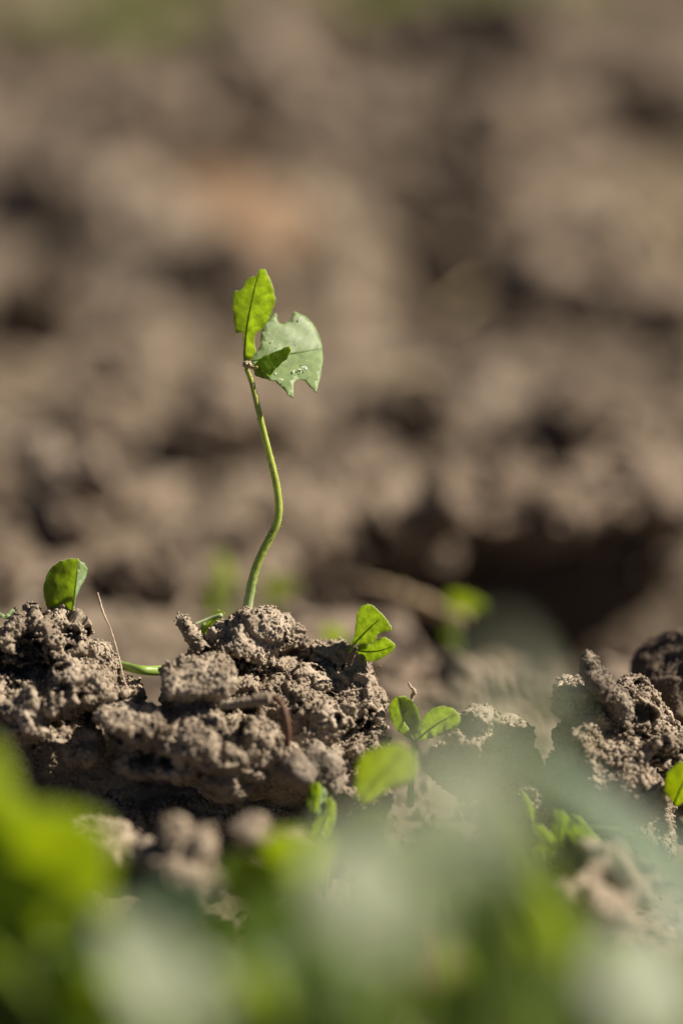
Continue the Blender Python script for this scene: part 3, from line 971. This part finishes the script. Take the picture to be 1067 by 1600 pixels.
for cx, cy, s in [(770, 950, 16), (785, 958, 12), (755, 945, 10), (740, 965, 9), (725, 962, 11), (742, 985, 9), (678, 975, 10), (680, 990, 9), (530, 1003, 10), (585, 1050, 12), (570, 1045, 8), (600, 1058, 7),
                  (738, 538, 9), (735, 546, 6), (790, 890, 7), (640, 660, 5), (755, 705, 5), (560, 760, 6), (500, 730, 7), (470, 660, 6), (620, 900, 5), (820, 1010, 5)]:
    for q in range(3):
        j = len(hv)
        hv.append(ICO0[0] * (s / 5.335 * PXM * rs.uniform(.55, .95)) * np.array([1, 1, .6]) + on_wide(cx + rs.normal() * s * .3, cy + rs.normal() * s * .3)); hf.append(ICO0[1] + 12 * j)
for q in range(7):
    j = len(hv)
    hv.append(ICO0[0] * rs.uniform(0.00008, 0.00018) + P(330 + (310 + rs.normal() * 10) / 5.335, 400 + (900 + rs.normal() * 14) / 5.333, FOCUS - 0.0008)); hf.append(ICO0[1] + 12 * j)
g_ = mesh_obj('white_speck', np.vstack(hv), np.vstack(hf), M['speck'], root, None, False); g_['kind'] = 'stuff'

# ================================================================== SMALL PLANTS IN FOCUS
def c3(p): return [(a / 3.138, 850 + b / 3.138) for a, b in p]
def c5(p): return [(500 + a / 3.557, 900 + b / 3.557) for a, b in p]
def c6(p): return [(800 + a / 3.636, 960 + b / 3.636) for a, b in p]
def c4(p): return [(240 + a / 2.667, 920 + b / 2.667) for a, b in p]

# folded leaflet on the left clod
r1 = empty('leaf_sprout', P(116, 965, FOCUS + 0.001), 'single folded dark leaflet standing on top of the left clod', 'sprout')
traced_leaf('leaf_blade', r1, c3([(352, 340), (240, 325), (225, 290), (217, 240), (220, 190), (235, 145), (265, 105), (300, 82), (340, 72), (385, 72), (388, 80), (372, 200), (362, 300)]),
            c3([(357, 338), (366, 270), (374, 200), (382, 130), (388, 76)]), FOCUS + 0.001, (-0.66, -0.75, 0.0), 'leaf', fold=0.15, curl=0.5, seed=4)
traced_leaf('leaf_blade', r1, c3([(357, 335), (364, 300), (374, 200), (390, 78), (415, 95), (432, 125), (425, 160), (405, 195), (385, 235), (372, 270), (366, 310)]),
            c3([(360, 338), (370, 270), (378, 200), (386, 130), (392, 80)]), FOCUS + 0.0009, (0.75, -0.6, 0.28), 'leaf_sunlit', fold=0.1, seed=5, rib=False)
tube('stem', [P(115, 953, FOCUS + 0.001), P(114, 962, FOCUS + 0.001), P(114, 985, FOCUS + 0.002)], (0.0003, 0.0004, 0.0004), M['stem_green'], r1, 8, 10)

# pale bitten leaf tip at the far left
r2 = empty('leaf_tip', P(15, 975), 'tiny pale torn leaf tip at the far left on the clod', 'leaf')
traced_leaf('leaf_blade', r2, c3([(-30, 320), (0, 335), (30, 352), (60, 318), (78, 310), (70, 345), (55, 378), (25, 366), (-30, 348)]), c3([(-25, 335), (20, 358), (60, 345)]), FOCUS - 0.002, (0.3, -0.7, 0.6), 'leaf_sunlit', seed=6, rib=False)

# green runner between the clods
tube_o = tube('green_runner', [P(140, 1010, FOCUS + .006), P(180, 1035, FOCUS + .002), P(215, 1046, FOCUS - .003), P(240, 1048, FOCUS - .002), P(265, 1047, FOCUS + .001), P(285, 1046, FOCUS + .004)],
     np.array([6, 6.5, 7, 8, 8, 8]) * PXM, M['stem_green'], None, 14, 30, 0.02)
tag(tube_o, 'thick green stem lying level between the left clod and the big clod', 'stem')

# thin root thread
rt = tube('root_thread', [P(204, 1085, FOCUS - .006), P(194, 1062, FOCUS - .005), P(188, 1035, FOCUS - .004), P(180, 1005, FOCUS - .003), P(172, 980, FOCUS - .002), P(163, 960, FOCUS - .002), P(158, 945, FOCUS - .001), P(153, 926, FOCUS - .001)],
          np.array([1.3, 1.3, 1.4, 1.3, 1.2, 1.6, 1.9, 1.2]) * PXM, M['root'], None, 7, 50, 0.15)
tag(rt, 'thin pale root thread rising from the left clod', 'root')

# green strip leaf behind the big clod
r3 = empty('leaf_sprout', P(318, 1030, FOCUS + .006), 'narrow bright green sprout half hidden behind the left shoulder of the big clod', 'sprout')
traced_leaf('leaf_blade', r3, c4([(300, 100), (268, 85), (245, 120), (215, 150), (195, 185), (205, 205), (240, 170), (280, 130)]), c4([(200, 195), (240, 145), (285, 95)]), FOCUS + .006, (-.3, -.95, 0), 'leaf', seed=7)
traced_leaf('leaf_blade', r3, c4([(175, 225), (168, 250), (178, 285), (195, 310), (205, 300), (190, 260), (190, 225)]), c4([(180, 230), (185, 265), (198, 300)]), FOCUS + .006, (-.3, -.95, 0), 'leaf', seed=8)
tube('stalk', [P(240 + 285 / 2.667, 920 + 110 / 2.667, FOCUS + .005), P(240 + 230 / 2.667, 920 + 125 / 2.667, FOCUS + .005), P(240 + 165 / 2.667, 920 + 150 / 2.667, FOCUS + .004)], (.0004, .00025, .00015), M['midrib_pale'], r3, 8, 12)
tube('stem', [P(320, 975, FOCUS + .007), P(312, 1000, FOCUS + .008), P(318, 1060, FOCUS + .009)], (.0004, .0005, .0005), M['stem_green'], r3, 8, 12)

# two-leaflet sprout on the right slope of the big clod
r4 = empty('leaf_sprout', P(545, 1030, FOCUS + .003), 'bright backlit sprout with two toothed leaflets on the right slope of the big clod', 'sprout')
traced_leaf('leaflet', r4, c5([(168, 395), (190, 330), (200, 260), (205, 205), (225, 170), (265, 155), (300, 170), (335, 205), (370, 245), (395, 290), (397, 305), (350, 310), (315, 325), (310, 350), (280, 385), (240, 380), (200, 375)]),
            c5([(175, 395), (230, 335), (280, 285), (330, 240)]), FOCUS + .002, (-.62, -.77, -.1), 'leaf', fold=.2, seed=9)
traced_leaf('leaflet', r4, c5([(205, 385), (240, 375), (285, 385), (320, 350), (360, 340), (395, 360), (418, 385), (405, 415), (375, 440), (330, 465), (290, 475), (245, 470), (210, 440)]),
            c5([(200, 410), (260, 420), (330, 415), (405, 390)]), FOCUS + .001, (-.6, -.77, -.2), 'leaf', fold=.2, seed=10)
tube('stem', [P(500 + 180 / 3.557, 900 + 395 / 3.557, FOCUS + .002), P(500 + 172 / 3.557, 900 + 430 / 3.557, FOCUS + .002), P(500 + 165 / 3.557, 1036, FOCUS + .004)], (.0003, .0004, .0005), M['stem_green'], r4, 8, 12)
tw = tube('twig', [P(565, 1070, FOCUS + .006), P(576, 1059, FOCUS + .004), P(595, 1040, FOCUS + .002)], (.0002, .00018, .0001), M['twig'], None, 6, 14, .1, origin=P(565, 1070, FOCUS + .006))
tag(tw, 'thin bare twig end poking out of the right slope of the big clod', 'twig')
tw = tube('twig', [P(545, 1040, FOCUS - .001), P(551, 1023, FOCUS - .002), P(557, 1012, FOCUS - .003)], (.0004, .00035, .0002), M['dark_stone'], None, 7, 14, .2, origin=P(545, 1040, FOCUS - .001))
tag(tw, 'stubby dark twig in front of the bright two-leaflet sprout', 'twig')

# two-leaved seedling right of the big clod
r5 = empty('young_seedling', P(645, 1180, FOCUS - .004), 'young seedling with one dark and one light round leaf beside the big clod', 'seedling')
traced_leaf('leaflet', r5, c5([(385, 720), (400, 690), (430, 668), (440, 740), (465, 810), (500, 870), (520, 912), (480, 895), (440, 870), (410, 830), (390, 780)]),
            c5([(520, 912), (490, 860), (455, 790), (430, 690)]), FOCUS - .002, (-.68, -.72, -.1), 'leaf', fold=.1, seed=11, rib=False)
traced_leaf('leaflet', r5, c5([(430, 670), (470, 668), (510, 690), (540, 730), (557, 790), (555, 850), (540, 905), (522, 915), (495, 865), (460, 800), (438, 735)]),
            c5([(520, 912), (490, 860), (455, 790), (430, 680)]), FOCUS - .002, (.45, -.8, -.34), 'leaf_dark', fold=.1, seed=12, rib_mat='midrib_pale')
traced_leaf('leaflet', r5, c5([(535, 918), (560, 860), (567, 800), (590, 765), (630, 735), (680, 722), (735, 735), (775, 775), (775, 810), (750, 850), (700, 880), (640, 895), (580, 912)]),
            c5([(535, 915), (600, 860), (670, 810), (760, 765)]), FOCUS - .003, (-.64, -.75, -.1), 'leaf', fold=.2, seed=13)
tube('stem', [P(500 + 528 / 3.557, 900 + 912 / 3.557, FOCUS - .003), P(646, 1170, FOCUS - .003), P(643, 1200, FOCUS - .004), P(640, 1260, FOCUS - .004)], (.0003, .00035, .0004, .0005), M['stem_green'], r5, 8, 16)
sp_ = tube('dry_husk', [P(642, 1096, FOCUS - .001), P(644, 1088, FOCUS - .001), P(647, 1080, FOCUS - .0015), P(642, 1074, FOCUS - .001), P(638, 1067, FOCUS - .001)], np.array([3.5, 2.6, 3.4, 1.8, 1.6]) * PXM, M['root'], None, 7, 24, .25, origin=P(642, 1096, FOCUS - .001))
tag(sp_, 'tiny tan dry husk standing on the dark round leaf of the young seedling', 'husk')

# reddish curl of bark and the soil-caked twig that meets it
bk = tube('bark_curl', [P(448, 1166, FOCUS - .014), P(450, 1145, FOCUS - .0145), P(447, 1120, FOCUS - .0145), P(441, 1102, FOCUS - .014), P(432, 1092, FOCUS - .0125), P(424, 1092, FOCUS - .011)],
          np.array([5.5, 5.5, 5.2, 4.6, 4, 3]) * PXM, M['bark'], None, 10, 40, .10)
tag(bk, 'curved reddish-brown strip of bark arching in front of the big clod', 'bark strip')
tg = tube('caked_twig', [P(345, 1102, FOCUS - .012), P(368, 1100, FOCUS - .0125), P(395, 1096, FOCUS - .013), P(420, 1090, FOCUS - .013)], np.array([6, 6.5, 8, 10]) * PXM, M['soil'], None, 12, 40, .2, seed=8)
tag(tg, 'soil-caked twig lying level beside the reddish bark strip', 'twig')

# leaves between focus and foreground
def small_plant(label, px, py, dd, leaves, cat='sprout', name='leaf_sprout', group=None, stem_to=None, sr=.0004):
    d = FOCUS + dd
    f = P(px, py, d) if stem_to is None else P(stem_to[0], stem_to[1], d)
    x, y = f[0], f[1]
    foot = np.array([x, y + 0.002, gz(x, y + .002) - .002])
    r = empty(name, foot, label, cat, group)
    for i, (o, mr, nrm, mat, kw) in enumerate(leaves):
        traced_leaf('leaflet', r, o, mr, d + 0.001 * i, nrm, mat, seed=30 + i, **kw)
    tube('stem', [P(px, py, d), (P(px, py, d) + foot) / 2 + np.array([.0006, 0, .001]), foot], (sr * .7, sr, sr), M['stem_green'], r, 8, 14)
    return r
small_plant('round bright green leaf, softly blurred, below the young seedling', 565, 1253, -.030,
    [(c5([(195, 1180), (200, 1060), (240, 985), (330, 945), (440, 925), (515, 980), (535, 1060), (510, 1130), (400, 1170), (280, 1250), (215, 1262)]), c5([(215, 1255), (290, 1160), (370, 1070), (450, 980)]), (-.62, -.77, -.1), 'leaf_fore', dict(fold=.25))])
small_plant('pair of closed bud leaves right of the tan soft-focus clod', 503, 1300, -.014,
    [(c4([(650, 950), (635, 890), (640, 845), (662, 808), (690, 806), (700, 840), (690, 900), (675, 945)]), c4([(660, 950), (672, 890), (680, 815)]), (-.5, -.85, 0), 'leaf', dict(fold=.5)),
     (c4([(680, 950), (695, 880), (700, 812), (722, 850), (722, 910), (700, 950)]), c4([(685, 950), (705, 890), (705, 820)]), (.5, -.7, .5), 'leaf_sunlit', dict(fold=.3)),
     (c4([(650, 1030), (660, 985), (700, 890), (735, 865), (758, 900), (755, 970), (735, 1030), (690, 1050)]), c4([(680, 1045), (715, 960), (740, 875)]), (-.62, -.78, 0), 'leaf', dict(fold=.35))])
small_plant('bright leaf cut off by the right edge of the picture', 1078, 1245, -.010,
    [(c6([(860, 965), (880, 900), (920, 860), (971, 830), (1040, 840), (1080, 900), (1060, 1000), (990, 1060), (930, 1092), (905, 1060), (858, 1010)]), c6([(915, 1085), (960, 980), (1020, 880)]), (-.62, -.77, -.1), 'leaf_fore', dict(fold=.2))])
small_plant('cluster of small yellow-green leaflets before the dark gap under the right-hand clod', 850, 1330, -.022,
    [(c6([(240, 1110), (290, 1120), (330, 1170), (310, 1230), (280, 1290), (230, 1240)]), c6([(275, 1285), (280, 1200), (275, 1125)]), (-.62, -.78, 0), 'leaf', dict(fold=.3)),
     (c6([(310, 1230), (350, 1195), (420, 1205), (490, 1280), (470, 1312), (400, 1322), (340, 1295)]), c6([(320, 1260), (400, 1270), (480, 1290)]), (-.62, -.78, 0), 'leaf', dict(fold=.25)),
     (c6([(120, 1190), (180, 1195), (260, 1290), (250, 1335), (190, 1310), (140, 1250)]), c6([(245, 1330), (190, 1260), (135, 1200)]), (-.6, -.78, 0), 'leaf', dict(fold=.25)),
     (c6([(180, 1240), (230, 1225), (280, 1260), (300, 1320), (270, 1350), (210, 1330)]), c6([(290, 1340), (240, 1290), (195, 1245)]), (-.62, -.77, .1), 'leaf', dict(fold=.3)),
     (c6([(120, 1330), (170, 1290), (230, 1310), (250, 1360), (200, 1395), (140, 1385)]), c6([(130, 1365), (190, 1345), (245, 1350)]), (-.5, -.8, .3), 'leaf_fore', dict(fold=.25)),
     (c6([(330, 1140), (380, 1150), (420, 1195), (400, 1225), (350, 1210)]), c6([(340, 1150), (375, 1180), (408, 1212)]), (-.62, -.77, 0), 'leaf', dict(fold=.3)),
     (c6([(60, 1000), (90, 1030), (130, 1110), (125, 1180), (90, 1150), (60, 1080)]), c6([(115, 1170), (95, 1100), (68, 1020)]), (-.62, -.78, 0), 'leaf', dict(fold=.3))])
th = tube('root_thread', [P(915, 1293, FOCUS - .02), P(955, 1297, FOCUS - .02), P(990, 1299, FOCUS - .02)], (.0001, .00012, .0001), M['midrib_pale'], None, 6, 16, .05)
tag(th, 'pale fine root thread running level before the right-hand clod', 'root')
th = tube('root_thread', [P(1000, 1195, FOCUS - .0095), P(1012, 1215, FOCUS - .0095), P(1025, 1232, FOCUS - .0085), P(1036, 1255, FOCUS - .007)], (.00012, .00022, .0002, .0001), M['root'], None, 6, 20, .1)
tag(th, 'short tan rootlet clinging to the lower right-hand clod', 'root')

# ================================================================== FOREGROUND PLANTS (far out of focus)
def fore_plant(label, foot_px, d, leaves, name='broad_leaf_plant', cat='plant', stem_mat='stem_green', sr=0.0007, group=None):
    """leaves: (px, py, dd, length mm, width mm, axis angle deg in the picture, normal, material, fold, droop)"""
    q = P(foot_px[0], foot_px[1], d)
    foot = np.array([q[0], q[1], gz(q[0], q[1]) - .002])
    r = empty(name, foot, label, cat, group)
    for i, (px, py, dd, L, W, ang, nrm, mat, fold, droop) in enumerate(leaves):
        a = math.radians(ang)
        axis = RGT * math.cos(a) + UPV * math.sin(a)
        n, ax, _ = frame(nrm, axis)
        c = P(px, py, d + dd)
        b = c - ax * L * 0.0005
        leaflet('leaflet', r, b, ax, n, L * .001, W * .001, mat, fold, droop, seed=i + px)
        mid = (b + foot) / 2 + np.array([0, 0.002, 0.004])
        tube('petiole', [b + ax * L * .00002, b - ax * 0.002, mid, foot], (sr * .6, sr * .7, sr, sr), M[stem_mat], r, 8, 18)
    return r

LIT = (0.46, -0.56, 0.68)       # upper face seen, sun on it
BACK = (-0.62, -0.77, -0.12)    # under face seen, sun behind
fore_plant('big bright green leaf filling the lower left', (20, 1640), 0.312, [
    (85, 1360, 0, 22, 20, 35, BACK, 'leaf_fore', .2, -.1), (-10, 1240, .006, 14, 12, 80, BACK, 'leaf_fore', .25, -.1), (40, 1440, -.004, 16, 14, 0, (-.3, -.8, .3), 'leaf_fore', .15, -.2)])
fore_plant('yellow-green leaf between the big bright leaf and the pale rounded leaf', (140, 1690), 0.300, [
    (140, 1465, 0, 13, 11, 40, BACK, 'leaf_fore', .2, -.1)])
fore_plant('pale rounded leaf low in the left foreground', (210, 1700), 0.292, [
    (225, 1500, -.02, 13, 10, 110, LIT, 'leaf_sheen', .3, -.2), (300, 1560, -.016, 11, 9, 50, (.2, -.7, .65), 'leaf_sheen', .3, -.2), (120, 1590, .004, 10, 9, 160, (-.2, -.8, .5), 'leaf_fore', .2, -.1)])
fore_plant('pale sunlit leaf in the middle of the foreground', (540, 1700), 0.240, [
    (580, 1375, 0, 14, 11, 70, LIT, 'leaf_sheen', .3, -.2), (500, 1470, .006, 12, 9, 160, (.1, -.8, .5), 'leaf_dark', .35, -.2)])
fore_plant('tall hazy grey-green leaf right of the young seedling', (740, 1700), 0.218, [
    (722, 1228, 0, 13, 9, 65, LIT, 'leaf_sheen', .3, -.2), (790, 1330, .006, 10, 7, 120, (-.2, -.9, .4), 'leaf_blue', .35, -.2), (808, 1080, .006, 10, 3.6, 92, (.40, -.60, .65), 'leaf_sheen', .3, 0)])
fore_plant('long bluish blade slanting across the lower right', (1120, 1560), 0.290, [
    (985, 1310, 0, 30, 8, 128, (.35, -.55, .75), 'leaf_blue', .15, -.05)], name='grass_blade', cat='grass blade')
fore_plant('whitish blurred leaf in the bottom right corner', (1000, 1750), 0.268, [
    (1010, 1520, -.012, 14, 11, 60, (.44, -.55, .70), 'leaf_sheen', .25, -.15), (950, 1570, -.008, 11, 9, 150, (.36, -.55, .74), 'leaf_sheen', .25, -.15)])
fore_plant('narrow yellow-green leaf standing below the leaf cluster', (860, 1600), 0.292, [
    (840, 1375, -.015, 18, 8, 100, BACK, 'leaf_fore', .3, -.1)])
fore_plant('olive leaf blurred in the bottom middle', (430, 1680), 0.296, [
    (440, 1450, 0, 13, 11, 70, (0.0, -.85, .5), 'leaf_fore', .2, -.1), (400, 1560, -.01, 8, 8, 60, BACK, 'leaf_fore', .2, -.1)])
fore_plant('dark bluish leaf in shade right of the big bright green leaf', (250, 1560), 0.322, [
    (265, 1425, 0, 13, 9, 20, (-.35, -.5, .6), 'leaf_blue', .2, -.1)])
fore_plant('small yellow-green leaf behind the olive leaf', (470, 1480), 0.340, [
    (470, 1335, 0, 11, 8, 30, BACK, 'leaf_fore', .2, -.1), (380, 1370, .004, 8, 7, 140, (-.1, -.8, .5), 'leaf_fore', .2, -.1)])
fore_plant('withered tan leaf between the pale leaves at the bottom', (640, 1640), 0.306, [
    (650, 1490, 0, 11, 9, 60, (.2, -.7, .6), 'leaf_brown', .2, -.1)])
fore_plant('dark green leaf at the bottom right of centre', (800, 1700), 0.290, [
    (780, 1550, 0, 13, 9, 100, (-.5, -.8, .3), 'leaf_dark', .25, -.1), (700, 1580, .004, 10, 9, 150, (-.4, -.85, .35), 'leaf_dark', .2, -.1)])
rl = np.random.default_rng(77)
cover = [(-40 + 1150 * (k + rl.uniform(-.3, .3)) / 15, rl.uniform(1480, 1640), rl.uniform(.285, .335)) for k in range(16)]
cover += [(560, 1330, .352), (640, 1370, .345), (720, 1350, .352), (610, 1460, .33), (700, 1440, .335), (790, 1430, .342), (330, 1480, .335), (880, 1490, .332), (900, 1560, .32)]
for k, (px, py, dd) in enumerate(cover):
    lv = []
    for j in range(3):
        nn = BACK if rl.random() < .25 else (rl.uniform(-.3, .3), -.7, rl.uniform(.3, .7))
        lv.append((px + rl.uniform(-60, 60), py + rl.uniform(-40, 60), rl.uniform(-.006, .006), rl.uniform(8, 11), rl.uniform(7, 9), rl.uniform(0, 180), nn, 'leaf_dark' if rl.random() < .75 else 'leaf_fore', .2, -.15))  # mostly the darker green, painting shade into the low cover
    fore_plant('low green clover %s, blurred at the %s of the foreground' % ('on the bottom edge' if py > 1560 else 'just above the bottom edge' if py > 1470 else 'in the middle of the foreground', ('far left' if px < 150 else 'left' if px < 400 else 'centre' if px < 650 else 'right' if px < 880 else 'far right')), (px, py + 120), dd, lv, group='low clovers along the bottom edge', sr=.0005)
fs = tube('green_stalk', [P(-30, 1450, .315), P(40, 1520, .313), P(100, 1570, .311), P(170, 1640, .309)], (.0014, .0013, .0012, .0012), M['stem_green'], None, 10, 20, .02)
tag(fs, 'blurred green stalk slanting across the bottom left corner', 'stalk')

# ================================================================== BLURRED PLANTS BEHIND
def back_plant(label, px, py, d, leaves):
    q = P(px, py, d)
    foot = np.array([q[0], q[1], gz(q[0], q[1]) - .002])
    r = empty('leaf_sprout', foot, label, 'sprout', 'blurred sprouts behind')
    for i, (dx, dy, L, W, ang, nrm) in enumerate(leaves):
        a = math.radians(ang)
        axis = RGT * math.cos(a) + UPV * math.sin(a)
        n, ax, _ = frame(nrm, axis)
        b = P(px + dx, py + dy, d) - ax * L * .0005
        leaflet('leaflet', r, b, ax, n, L * .001, W * .001, 'leaf_fore', .2, -.1, seed=i, nu=12, nv=6)
        tube('stem', [b, (b + foot) / 2 + np.array([.001, 0, .001]), foot], (.0003, .0004, .0004), M['stem_green'], r, 7, 12)
    return r
back_plant('blurred upright green sprout left of the bent seedling stem', 340, 950, .54, [(10, -60, 8, 4, 95, BACK), (-10, -20, 8, 4, 100, BACK)])
back_plant('blurred olive sprout right of the bent seedling stem', 430, 945, .54, [(10, -25, 8, 5, 10, (-.4, -.7, .2))])
back_plant('blurred yellow-green sprout right of the big clod, in the shade of the bank', 715, 985, .52, [(14, -42, 8.5, 4.0, 5, BACK), (-12, 2, 4, 3.4, 250, BACK)])
back_plant('blurred green leaf just behind the two-leaflet sprout', 520, 1020, .50, [(0, -25, 6, 5, 170, BACK)])

tw = tube('twig', [G(570, 915, .006), G(640, 938, .006), G(725, 968, .004)], (.0012, .0016, .0012), M['twig'], None, 8, 26, .15)
tag(tw, 'blurred brown stick lying on the soil behind the two-leaflet sprout', 'twig')
for k, (a, b, z) in enumerate([((1000, 270), (1090, 450), .02), ((1030, 240), (1075, 330), .03), ((940, 300), (1000, 400), .012)]):
    tw = tube('straw', [G(*a, z), (G(*a, z) + G(*b, z * .6)) / 2 + np.array([0, 0, .003]), G(*b, z * .3)], (.0016, .002, .0016), M['straw'], None, 7, 16, .04)
    tag(tw, ['long blurred straw slanting at the right edge', 'short blurred straw above the long one at the right edge', 'thin blurred straw left of the others at right'][k], 'straw', 'straws on the soil at right')

for k in range(12):
    c = G(random.uniform(0, 1067), random.uniform(250, 800), .003)
    a = random.uniform(0, 3.14)
    L = random.uniform(.012, .03)
    v = np.array([math.cos(a), math.sin(a), .1]) * L
    c[2] = gz(c[0], c[1]) + .004
    tw = tube('straw', [c - v, c + np.array([0, 0, .002]), c + v], (.0008, .001, .0007), M['straw'], None, 6, 10, .05)
    tag(tw, 'thin blurred bit of dry straw on the %s soil behind, %s' % ('near' if c[1] < .25 else 'far', side_of(project(c)[0])), 'straw', 'straw bits among the clods behind')

# weeds along the top edge
spots = [(205, 80), (150, 50), (490, 34), (560, 40), (640, 42), (720, 42), (800, 40), (850, 36), (590, 20), (680, 22), (760, 20), (300, 30), (60, 40)]
spots = spots + [(a + 35, b + 10) for a, b in spots[2:]]
for k, (px, py) in enumerate(spots):
    c = G(px, py)
    f = np.array([c[0], c[1], gz(c[0], c[1])])
    r = empty('low_weed', f, 'low dark green weed, far blurred, at the top edge, ' + side_of(px), 'weed', 'weeds along the top edge')
    rr = np.random.default_rng(500 + k)
    for j in range(7):
        a = rr.uniform(0, 2 * math.pi)
        ax = np.array([math.cos(a), math.sin(a), rr.uniform(.2, 1.0)])
        leaflet('leaf', r, f + np.array([0, 0, .004]) + ax * .004, ax, (rr.normal() * .3, rr.normal() * .3, 1), rr.uniform(.045, .08), rr.uniform(.018, .03), 'leaf_dark', .2, -.5, seed=j, nu=8, nv=3, rib=False)
    tube('stem', [f - np.array([0, 0, .004]), f + np.array([.001, 0, .01]), f + np.array([.002, .001, .03])], (.002, .0016, .001), M['stem_green'], r, 6, 8)
